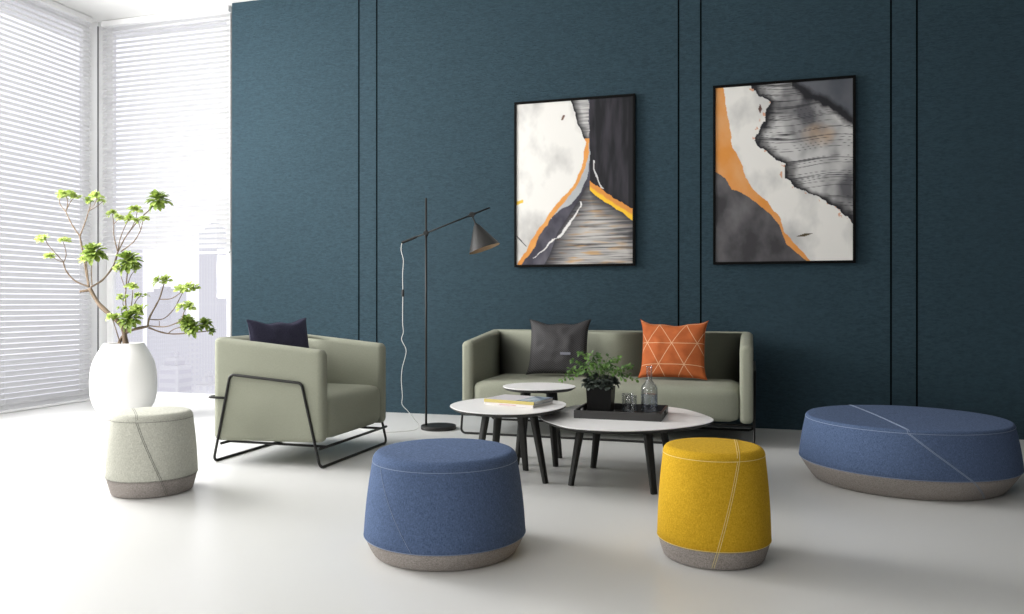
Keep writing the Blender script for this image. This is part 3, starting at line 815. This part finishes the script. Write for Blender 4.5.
# ------------------------------------------------------------ floor lamp
def lamp():
    bx, by = -2.352, 5.845
    t = thing('floor_lamp', 'tall black floor lamp with cone shade between armchair and sofa', 'lamp', (bx, by, 0))
    Rv = Vector((0.958, 0.2865, 0))
    pole = Rv*-0.098
    bm = bmesh.new(); lathe(bm, [(0, 0), (0.134, 0), (0.138, 0.003), (0.138, 0.027), (0.135, 0.030), (0, 0.031)], 64); obj('base', bm, M_lamp, t, angle=40)
    bm = tube([pole+Vector((0, 0, 0.028)), pole+Vector((0, 0, 1.820))], 0.0085, n=14); obj('pole', bm, M_lamp, t)
    hub = pole+Vector((0, 0, 1.541))
    off = Vector((0.2865, -0.958, 0))*0.019
    bm = bmesh.new()
    sweep(bm, [hub-off*0.9, hub+off*1.8], 0.018, n=18)
    sweep(bm, [hub+Vector((0, 0, -0.022)), hub+Vector((0, 0, 0.022))], 0.014, n=16)
    obj('joint', bm, M_lamp, t, angle=40)
    ad = (Rv*0.487+Vector((0, 0, 0.195))).normalized()
    a0 = hub+off-ad*0.200; a1 = hub+off+ad*0.540
    bm = bmesh.new(); sweep(bm, [a0, a1], 0.0062, n=12); obj('arm', bm, M_lamp, t)
    bm = bmesh.new(); sweep(bm, [a0-ad*0.004, a0+ad*0.125], 0.0100, n=14); obj('grip', bm, M_lamp, t, angle=40)
    j = hub+off+ad*0.390
    bm = bmesh.new(); sweep(bm, [j-off*1.3, j+off*1.3], 0.020, n=18); sweep(bm, [j-ad*0.028, j+ad*0.028], 0.0115, n=14); obj('joint', bm, M_lamp, t, angle=40)
    axis = (Rv*0.33+Vector((0, 0, -0.943))+Vector((0.2865, -0.958, 0))*0.05).normalized()
    s0 = j+Rv*0.004+Vector((0, 0, -0.018)); apex = j+Rv*0.034+Vector((0, 0, -0.082))
    bm = bmesh.new(); sweep(bm, [s0, apex], 0.0065, n=10)
    sweep(bm, [apex-axis*0.014, apex+axis*0.006], 0.013, n=16); obj('stem', bm, M_lamp, t, angle=40)
    M = Matrix.Translation(apex) @ axis.to_track_quat('Z', 'Y').to_matrix().to_4x4()
    Lh, R0, R1 = 0.198, 0.020, 0.128
    bm = bmesh.new()
    lathe(bm, [(0, -0.001), (R0, 0.0), (R0+0.004, 0.004), (R1, Lh), (R1-0.0015, Lh)], 64)
    bm.transform(M); sh = obj('lamp_shade', bm, M_lamp, t, angle=50)
    bm = bmesh.new()
    lathe(bm, [(R1-0.0015, Lh-0.0002), (R0+0.002, 0.008), (0, 0.006)], 64)
    bm.transform(M); obj('shade_lining', bm, M_lampin, sh)
    bm = bmesh.new(); lathe(bm, [(0, 0.03), (0.013, 0.035), (0.013, 0.07), (0.026, 0.10), (0.027, 0.118), (0.018, 0.135), (0, 0.142)], 24)
    bm.transform(M); obj('bulb', bm, M_paper, t)
    # cable: hangs from the arm's end, kinks and runs across the floor behind the armchair
    R3 = Rv; e = a0-ad*0.003
    cp = [(0, 0), (-0.006, -0.06), (0.012, -0.14), (0.006, -0.25), (0.008, -0.40)]
    c1 = [e+R3*dx+Vector((0, 0, dz)) for dx, dz in cp]
    c2 = [(0.008, -0.40), (0.006, -0.62), (0.012, -0.70), (-0.002, -0.76), (0.030, -0.83), (0.030, -0.88), (0.004, -0.98), (-0.004, -1.08), (0.004, -1.20), (0.002, -1.27), (0.045, -1.32), (0.095, -1.38)]
    pts = [e+R3*dx+Vector((0, 0, dz)) for dx, dz in cp+c2[1:]]
    zf = 0.004
    g = pts[-1]; g0 = Vector((g.x, g.y, 0))
    pts += [Vector((g.x+0.035, g.y+0.02, 0.03)), Vector((g.x+0.028, g.y-0.05, zf)), Vector((g.x-0.06, g.y-0.17, zf)), Vector((g.x-0.20, g.y-0.22, zf)), Vector((g.x-0.38, g.y-0.15, zf)), Vector((g.x-0.62, g.y-0.02, zf)), Vector((g.x-0.95, g.y+0.20, zf)), Vector((g.x-1.3, g.y+0.6, zf))]
    for p in pts: p.z = max(p.z, zf)
    cpts = catmull(pts, 6)
    for p in cpts: p.z = max(p.z, zf)
    bm = bmesh.new(); sweep(bm, cpts, 0.0028, n=8); obj('cable', bm, M_wire, t)
    sw = e+R3*0.008+Vector((0, 0, -0.395))
    bm = bmesh.new(); add_box(bm, sw.x-0.010, sw.x+0.010, sw.y-0.008, sw.y+0.008, sw.z-0.028, sw.z+0.028, 0.005); obj('inline_switch', bm, M_lamp, t)
lamp()

# ------------------------------------------------------------ paintings
def interp(tbl, v):
    if v <= tbl[0][0]: return tbl[0][1]
    for (a, b), (c, d) in zip(tbl, tbl[1:]):
        if v <= c: return b+(d-b)*(v-a)/(c-a)
    return tbl[-1][1]
def fbm(x, y, s, o=4, seed=0.0):
    a = 0; w = 0.5
    for k in range(o):
        a += w*noise.noise(Vector((x*s, y*s, seed+k*7.3))); s *= 2.03; w *= 0.5
    return a
def mixc(a, b, t):
    t = max(0, min(1, t)); return tuple(p+(q-p)*t for p, q in zip(a, b))
def tab(pts, x0, x1, ytl, ytr, ybl, ybr):
    out = []
    for x, y in pts:
        u = (x-x0)/(x1-x0); yt = ytl+(ytr-ytl)*u; yb = ybl+(ybr-ybl)*u
        out.append(((y-yt)/(yb-yt), u))
    return sorted(out)
G1 = (50, 405, 75, 50, 567, 563)
E_white = tab([(222, 62), (235, 100), (240, 130), (258, 165), (268, 190), (262, 210), (258, 240), (250, 270), (235, 310), (215, 340), (190, 365), (165, 395), (140, 430), (115, 460), (100, 490), (75, 530), (53, 562)], *G1)
E_or = tab([(275, 190), (272, 230), (262, 270), (245, 310), (220, 350), (195, 380), (165, 415), (145, 445), (120, 480), (110, 510), (90, 535), (65, 566)], *G1)
E_gr = tab([(275, 190), (276, 250), (270, 300), (250, 345), (222, 380), (190, 395), (160, 420)], *G1)
E_st = tab([(282, 325), (262, 365), (240, 400), (215, 440), (195, 470), (185, 500), (172, 535), (155, 566)], *G1)
E_wst = tab([(248, 390), (232, 415), (215, 440), (195, 468), (182, 484), (165, 488), (140, 515), (106, 546)], *G1)
# orange strip on the right: v as a function of u
def tabv(pts, g):
    out = []
    for x, y in pts:
        u = (x-g[0])/(g[1]-g[0]); yt = g[2]+(g[3]-g[2])*u; yb = g[4]+(g[5]-g[4])*u
        out.append((u, (y-yt)/(yb-yt)))
    return sorted(out)
S_t = tabv([(278, 308), (300, 325), (330, 350), (370, 375), (408, 396)], G1)
S_b = tabv([(278, 335), (288, 350), (310, 366), (350, 392), (408, 434)], G1)
E_wh2 = tab([(290, 245), (289, 268), (300, 305), (318, 334)], *G1)
WHT = (0.78, 0.765, 0.73); ORG = (0.68, 0.27, 0.055); BLK = (0.008, 0.008, 0.011); CHR = (0.030, 0.029, 0.038)
def art_one(u, v):
    j = fbm(u, v, 18, 3, 1.0)*0.022; uu = u+j
    vs0 = E_st[0][0]
    xw = interp(E_white, v)
    if uu < xw:
        c = mixc(WHT, (0.45, 0.44, 0.43), max(0, fbm(u, v, 3.2, 5, 5.0)-0.0)*2.4)
        if abs(uu-xw) < 0.006 and v < 0.24: c = BLK
        if abs((u-0.41)+(v-0.10)*0.6) < 0.010 and abs(v-0.10) < 0.016: c = (0.15, 0.08, 0.06)
        if u < 0.06 and abs(v-0.615+u*0.2) < 0.010+0.01*fbm(u, v, 40): c = (0.75, 0.5, 0.06)
        if abs((v-0.85)-(u-0.04)*0.75) < 0.004 and 0.0 < u < 0.09: c = CHR
        return c
    if v < 0.235 and uu < 0.632:
        s = fbm(u*0.5, v*9, 9, 3, 3.0)
        c = mixc((0.55, 0.54, 0.53), (0.16, 0.16, 0.17), s*2+0.35)
        return mixc(BLK, c, (uu-xw)/0.06)
    if v >= 0.235 and uu < interp(E_or, v):
        return mixc(ORG, (0.76, 0.36, 0.10), fbm(u, v, 9, 3, 2.0)+0.4)
    if v >= 0.26 and v < 0.72 and uu < interp(E_gr, v):
        return mixc((0.33, 0.36, 0.38), (0.50, 0.51, 0.52), fbm(u, v, 10, 3, 8.0)+0.5)
    if u > 0.64:
        st, sb = interp(S_t, u), interp(S_b, u)
        vj = v+j*0.8
        if vj < st:
            c = mixc(BLK, (0.050, 0.046, 0.058), fbm(u*5, v, 3.5, 4, 6.0)*1.3+0.25)
            if abs(uu-interp(E_wh2, v)-0.0) < 0.006 and 0.37 < v < 0.545: c = (0.6, 0.6, 0.6)
            if u > 0.965: c = BLK
            return c
        if vj < sb:
            f = (vj-st)/(sb-st)
            return mixc(ORG, (0.86, 0.52, 0.03), (f-0.45)*5)
    # area under: charcoal band then striped centre
    w = interp(E_wst, v)
    if 0.62 < v < 0.962 and abs(uu-w) < 0.004+0.011*math.sin((v-0.62)/0.342*PI)**2: return (0.72, 0.71, 0.70)
    xs = interp(E_st, v)
    if v > vs0 and u > xs-0.05:
        s = fbm(u*0.8, v*30, 3.2, 4, 9.0); f = min(1, (u-xs+0.05)/0.24)
        c = mixc((0.52, 0.50, 0.48), (0.07, 0.07, 0.075), s*2.2+0.30)
        c = mixc(c, (0.58, 0.34, 0.12), max(0, min(0.75, (fbm(u, v*10, 5, 3, 12.0)-0.04)*4*(1.25-u))))
        sb = interp(S_b, u) if u > 0.64 else 0
        f = min(f, (v-max(vs0, sb))/0.14+0.05 if u > 0.6 else 1)
        if u > 0.9: f = min(f, 1-(u-0.9)/0.1*(0.6+fbm(u, v, 8)*1.5))
        return mixc(CHR, c, f)
    w = interp(E_wst, v)
    if 0.62 < v < 0.962 and abs(uu-w) < 0.004+0.010*math.sin((v-0.62)/0.342*PI)**2: return (0.72, 0.71, 0.70)
    return mixc((0.045, 0.042, 0.060), (0.13, 0.125, 0.15), fbm(u, v, 6, 4, 4.0)*1.6+0.3)
G2 = (42, 427, 78, 48, 565, 562)
F_or = tab([(65, 76), (72, 120), (78, 160), (85, 210), (95, 250), (118, 290), (130, 330), (150, 362), (190, 395), (225, 440), (240, 480), (270, 515), (310, 561)], *G2)
F_gr = tabv([(42, 312), (70, 330), (90, 362), (130, 376), (165, 403), (200, 430), (225, 460), (235, 490), (245, 515), (280, 545), (302, 563)], G2)
F_wh = tab([(150, 72), (170, 95), (197, 115), (192, 150), (175, 190), (160, 215), (170, 240), (205, 265), (240, 290), (248, 330), (275, 355), (330, 380), (380, 410), (410, 435), (427, 457)], *G2)
F_sl = tabv([(262, 62), (300, 95), (340, 110), (380, 132), (427, 170)], G2)
def art_two(u, v):
    j = fbm(u, v, 14, 4, 21.0)*0.035; uu = u+j*0.6
    vg = interp(F_gr, u)
    if u < 0.675 and v+j*0.4 > vg:
        return mixc((0.045, 0.043, 0.048), (0.14, 0.135, 0.142), fbm(u, v, 5, 5, 22.0)*1.7+0.35)
    if uu < interp(F_or, v):
        return mixc(ORG, (0.70, 0.34, 0.13), fbm(u, v, 7, 4, 23.0)*1.6+0.4)
    xw = interp(F_wh, v) if v < 0.80 else 1.2
    d = u+j*1.7-xw
    if d < -0.006:
        c = mixc(WHT, (0.42, 0.42, 0.42), max(0, fbm(u, v, 4.0, 5, 24.0)-0.0)*1.7)
        if abs(u-0.335) < 0.014*(1-abs(v-0.135)/0.03) : c = (0.10, 0.05, 0.04)
        if abs((v-0.855)+(u-0.66)*0.12) < 0.008*(1-abs(u-0.66)/0.06): c = (0.08, 0.06, 0.03)
        if -0.05 < d and fbm(u, v, 26, 3, 25.0) > 0.17: c = mixc(c, (0.62, 0.25, 0.10), 0.75)
        return c
    black = max(0, 1-(d+0.006)/(0.095+0.06*fbm(u, v, 9, 3, 31.0)))
    s = abs(fbm(u*0.10, v*11+0.12*math.sin(u*9), 3.4, 3, 26.0)); lines = max(0, 1-s/0.045)
    c = mixc((0.55, 0.545, 0.54), (0.10, 0.10, 0.11), fbm(u, v, 3.6, 4, 27.0)*2.2+0.33)
    rr = ((u-0.76)/0.11)**2+((v-0.30)/0.06)**2
    c = mixc(c, (0.55, 0.38, 0.24), max(0, 0.8-rr*0.5)*(0.6+fbm(u, v, 9, 3, 3.0)))
    c = mixc(c, (0.03, 0.03, 0.035), lines**0.7)
    c = mixc(c, (0.018, 0.018, 0.022), black**0.8*1.15)
    if u > 0.57:
        vs = interp(F_sl, u)+j*1.1
        if v < vs: c = mixc((0.075, 0.082, 0.098), (0.15, 0.155, 0.175), fbm(u, v, 5, 4, 28.0)+0.4)
        e = abs(v-vs)
        c = mixc(c, (0.018, 0.018, 0.022), (1-e/0.05)*1.4)
    return c
def color_mat():
    m, nt, b = new_mat('painted_canvas')
    a = N(nt, 'ShaderNodeVertexColor'); a.layer_name = 'paint'
    L(nt, a, 0, b, 'Base Color'); b.inputs['Roughness'].default_value = 0.5; b.inputs['Specular IOR Level'].default_value = 0.25
    tc = N(nt, 'ShaderNodeTexCoord'); nz = N(nt, 'ShaderNodeTexNoise'); nz.inputs['Scale'].default_value = 120; L(nt, tc, 'Object', nz, 'Vector')
    bp = N(nt, 'ShaderNodeBump'); bp.inputs['Strength'].default_value = 0.15; bp.inputs['Distance'].default_value = 0.002; L(nt, nz, 0, bp, 'Height'); L(nt, bp, 0, b, 'Normal')
    return m
M_canvas = color_mat()
def painting(label, x0, x1, z0, z1, fn):
    w, h = x1-x0, z1-z0; fr = 0.020; dp = 0.040
    t = thing('painting', label, 'painting', ((x0+x1)/2, WY, z0), 0, 'abstract paintings on the teal wall')
    bm = bmesh.new()
    for a in ((-w/2, w/2, 0, fr), (-w/2, w/2, h-fr, h), (-w/2, -w/2+fr, fr, h-fr), (w/2-fr, w/2, fr, h-fr)):
        add_box(bm, a[0], a[1], -dp, -0.006, a[2], a[3], 0.0015, 1)
    obj('frame', bm, M_artframe, t, smooth=False)
    bm = bmesh.new(); add_box(bm, -w/2+0.005, w/2-0.005, -0.018, -0.004, 0.005, h-0.005); obj('backing', bm, M_leg, t, smooth=False)
    nx, nz_ = 210, 290; iw, ih = w-2*fr, h-2*fr
    verts = [(-iw/2+iw*i/nx, -dp+0.010, h-fr-ih*j/nz_) for j in range(nz_+1) for i in range(nx+1)]
    faces = [(j*(nx+1)+i, (j+1)*(nx+1)+i, (j+1)*(nx+1)+i+1, j*(nx+1)+i+1) for j in range(nz_) for i in range(nx)]
    o = obj('canvas', (verts, [], faces), M_canvas, t, smooth=False)
    ca = o.data.color_attributes.new('paint', 'FLOAT_COLOR', 'POINT')
    buf = np.ones((len(verts), 4), dtype=np.float32); q = 0
    for j in range(nz_+1):
        for i in range(nx+1):
            c = fn(i/nx, j/nz_); buf[q, :3] = [max(0.0, min(1.0, k)) for k in c]; q += 1
    ca.data.foreach_set('color', buf.ravel())
painting('framed abstract painting with a black upper right corner, hanging above the grey cushion', -1.943, -0.906, 1.299, 2.716, art_one)
painting('framed abstract painting with an orange left edge and grey lined area, right-hand one', -0.284, 0.772, 1.299, 2.730, art_two)

# ------------------------------------------------------------ potted tree by the window
def tree():
    cx, cy = -5.157, 5.600
    t = thing('potted_tree', 'leafy bonsai-like tree in a tall rounded white vase by the window', 'plant', (cx, cy, 0))
    prof = [(0, 0), (0.150, 0), (0.160, 0.004), (0.180, 0.03), (0.212, 0.08), (0.240, 0.13), (0.258, 0.20), (0.264, 0.27), (0.264, 0.34), (0.257, 0.42), (0.240, 0.49), (0.213, 0.55), (0.185, 0.60), (0.166, 0.635), (0.160, 0.645), (0.154, 0.648), (0.149, 0.645), (0.152, 0.62), (0.170, 0.585), (0, 0.585)]
    sm = [prof[0]]+[(p.x, p.y) for p in catmull([(a, b, 0) for a, b in prof[1:-4]], 4)]+prof[-4:]
    bm = bmesh.new(); lathe(bm, sm, 72); obj('vase', bm, M_ceramic, t, angle=60)
    bm = bmesh.new(); lathe(bm, [(0, 0.586), (0.150, 0.586), (0.151, 0.602), (0.10, 0.608), (0, 0.612)], 40); obj('soil', bm, M_soil, t)
    Rv = Vector((0.958, 0.2865, 0)); Fv = Vector((-0.677, 0.736, 0))
    K = 0.0086/3.61
    def P(p):  # p = (across, down, depth)  -> tree coordinates
        x, y = p[0], p[1]; dep = p[2] if len(p) > 2 else 0.0
        return Rv*((x-339)*K)+Fv*dep+Vector((0, 0, 0.648-(y-590)*K))
    B = []   # (points, r0, r1)
    def br(pts, r0, r1): B.append(([P(p) for p in pts], r0, r1))
    br([(350, 625, 0), (345, 590, 0), (333, 530, -.01), (292, 490, -.02), (250, 450, -.01), (215, 393, 0)], 0.025, 0.016)
    br([(316, 625, .03), (322, 590, .02), (345, 555, 0), (380, 540, -.01), (425, 530, -.02)], 0.015, 0.011)
    br([(330, 625, -.03), (322, 580, -.03), (300, 508, -.05)], 0.006, 0.004)
    br([(217, 400, 0), (200, 402, -.02), (181, 405, -.03)], 0.013, 0.010)
    br([(215, 388, 0), (165, 367, -.03), (133, 332, -.05), (122, 298, -.06)], 0.007, 0.005)
    br([(122, 298, -.06), (95, 268, -.07), (70, 240, -.09), (60, 220, -.10)], 0.004, 0.003)
    br([(124, 300, -.06), (132, 270, -.04), (122, 228, -.03)], 0.004, 0.003)
    br([(122, 300, -.06), (100, 292, -.09), (84, 280, -.11)], 0.0035, 0.0025)
    br([(214, 388, 0), (206, 320, -.04), (205, 280, -.06)], 0.006, 0.004)
    br([(224, 380, 0), (222, 330, -.03), (228, 268, -.06)], 0.005, 0.004)
    br([(212, 385, .01), (200, 320, .03), (190, 260, .05), (179, 203, .06)], 0.009, 0.007)
    br([(179, 203, .06), (150, 160, .07), (127, 112, .08)], 0.006, 0.0045)
    br([(127, 112, .08), (106, 85, .09), (104, 58, .10)], 0.004, 0.003)
    br([(127, 112, .08), (135, 80, .06), (125, 45, .05)], 0.004, 0.003)
    br([(128, 110, .08), (148, 70, .10), (166, 58, .11)], 0.0035, 0.0025)
    br([(179, 203, .06), (200, 150, .04), (215, 102, .03)], 0.006, 0.0045)
    br([(215, 102, .03), (218, 85, .03), (211, 72, .03)], 0.0035, 0.003)
    br([(214, 108, .03), (232, 92, .0), (245, 62, -.02)], 0.0035, 0.003)
    br([(214, 112, .03), (245, 92, .05), (262, 76, .06)], 0.003, 0.0025)
    br([(220, 388, 0), (262, 362, .04), (300, 312, .07), (318, 256, .09)], 0.008, 0.007)
    br([(316, 258, .09), (303, 200, .10), (302, 155, .10), (297, 120, .11)], 0.005, 0.003)
    br([(302, 158, .10), (315, 145, .08), (326, 136, .07)], 0.003, 0.0025)
    br([(317, 256, .09), (325, 215, .06), (340, 175, .05), (357, 142, .04)], 0.005, 0.003)
    br([(319, 256, .09), (345, 205, .12), (388, 148, .14), (438, 98, .15), (462, 70, .15)], 0.0055, 0.004)
    br([(365, 175, .13), (382, 140, .10), (388, 112, .09)], 0.003, 0.0025)
    br([(328, 258, .09), (372, 226, .05), (398, 186, .02), (408, 148, .01)], 0.0055, 0.003)
    br([(400, 180, .02), (394, 160, .03), (392, 148, .03)], 0.003, 0.0025)
    br([(340, 560, 0), (354, 520, -.02), (345, 440, -.04), (347, 390, -.05), (355, 300, -.05)], 0.008, 0.004)
    br([(346, 398, -.05), (332, 360, -.07), (323, 325, -.08)], 0.0035, 0.0025)
    br([(352, 380, -.05), (366, 345, -.02), (386, 322, -.01)], 0.0035, 0.0025)
    br([(356, 500, -.03), (368, 440, -.06), (371, 390, -.08)], 0.0045, 0.003)
    br([(362, 490, -.03), (382, 440, 0), (402, 418, .02)], 0.004, 0.003)
    br([(346, 470, -.04), (336, 450, -.08), (338, 428, -.09)], 0.0035, 0.0025)
    br([(346, 500, -.04), (332, 480, -.07), (330, 466, -.08)], 0.003, 0.0025)
    br([(425, 530, -.02), (431, 500, 0), (455, 455, .03), (470, 425, .04), (486, 372, .05)], 0.009, 0.005)
    br([(467, 432, .04), (510, 430, 0), (548, 405, -.03), (565, 393, -.04)], 0.0045, 0.003)
    br([(430, 505, 0), (480, 504, .05), (518, 472, .07), (545, 425, .09), (560, 395, .10)], 0.005, 0.003)
    br([(430, 528, -.02), (490, 530, -.08), (540, 508, -.11), (552, 480, -.12), (561, 462, -.12)], 0.0055, 0.003)
    br([(428, 534, -.02), (470, 550, 0), (520, 558, .02), (600, 552, .03), (656, 546, .03)], 0.008, 0.0035)
    br([(465, 530, -.05), (467, 520, -.05), (466, 510, -.05)], 0.003, 0.0025)
    br([(500, 555, .01), (520, 540, -.02), (560, 528, -.04)], 0.0045, 0.003)
    br([(590, 553, .03), (618, 540, .06), (634, 520, .07)], 0.0035, 0.0025)
    bm = bmesh.new()
    for pts, r0, r1 in B:
        cp = catmull(pts, 6)
        sweep(bm, cp, (lambda t, r0=r0, r1=r1: (r0+(r1-r0)*t)*(1+0.12*math.sin(t*23+r0*900))), n=9)
    obj('trunk_and_branches', bm, M_bark, t)
    rnd = random.Random(11)
    C = [(60, 218, -.10, 20, 0), (122, 222, -.03, 17, 0), (82, 278, -.11, 17, 0), (230, 262, -.06, 40, 1), (212, 290, -.08, 22, 0),
         (105, 58, .10, 20, 0), (125, 45, .05, 23, 0), (166, 57, .11, 17, 0), (145, 50, .08, 15, 0), (211, 71, .03, 16, 1), (246, 58, -.02, 26, 0), (262, 76, .06, 13, 0),
         (298, 117, .11, 19, 0), (326, 135, .07, 15, 0), (357, 138, .04, 19, 0), (388, 106, .09, 21, 0), (392, 147, .03, 14, 0), (411, 143, .01, 16, 0), (466, 62, .15, 40, 1),
         (355, 290, -.05, 42, 1), (323, 324, -.08, 19, 0), (388, 322, -.01, 16, 0), (371, 385, -.08, 19, 0), (403, 417, .02, 16, 0), (338, 426, -.09, 17, 0), (330, 464, -.08, 12, 0),
         (358, 500, -.09, 38, 1), (402, 474, -.03, 28, 0), (302, 496, -.07, 20, 0), (485, 366, .05, 26, 0), (567, 394, -.02, 26, 0), (562, 458, -.12, 25, 0),
         (566, 512, -.02, 30, 1), (588, 530, -.04, 30, 1), (635, 517, .07, 24, 1), (658, 545, .03, 14, 1)]
    for x, y, dep, r, kind in C:
        c = P((x, y+r*0.15, dep)); bm = bmesh.new(); R = r*K*(1.4 if kind else 1.6)
        if kind:
            rosette(bm, c, Vector((rnd.uniform(-.3, .3), -0.5, 1)), R, 64, rnd, 0.34, -0.75)
        else:
            for q in range(3):
                o = Vector((rnd.uniform(-1, 1), rnd.uniform(-1, 1), rnd.uniform(-0.25, 0.35)))*R*0.5
                rosette(bm, c+o, Vector((rnd.uniform(-.7, .7), rnd.uniform(-1.2, 0), 1)), R*0.72, 15, rnd, 0.55, -0.25)
        obj('leaf_cluster', bm, M_leafm if kind else M_leafl, t)
tree()
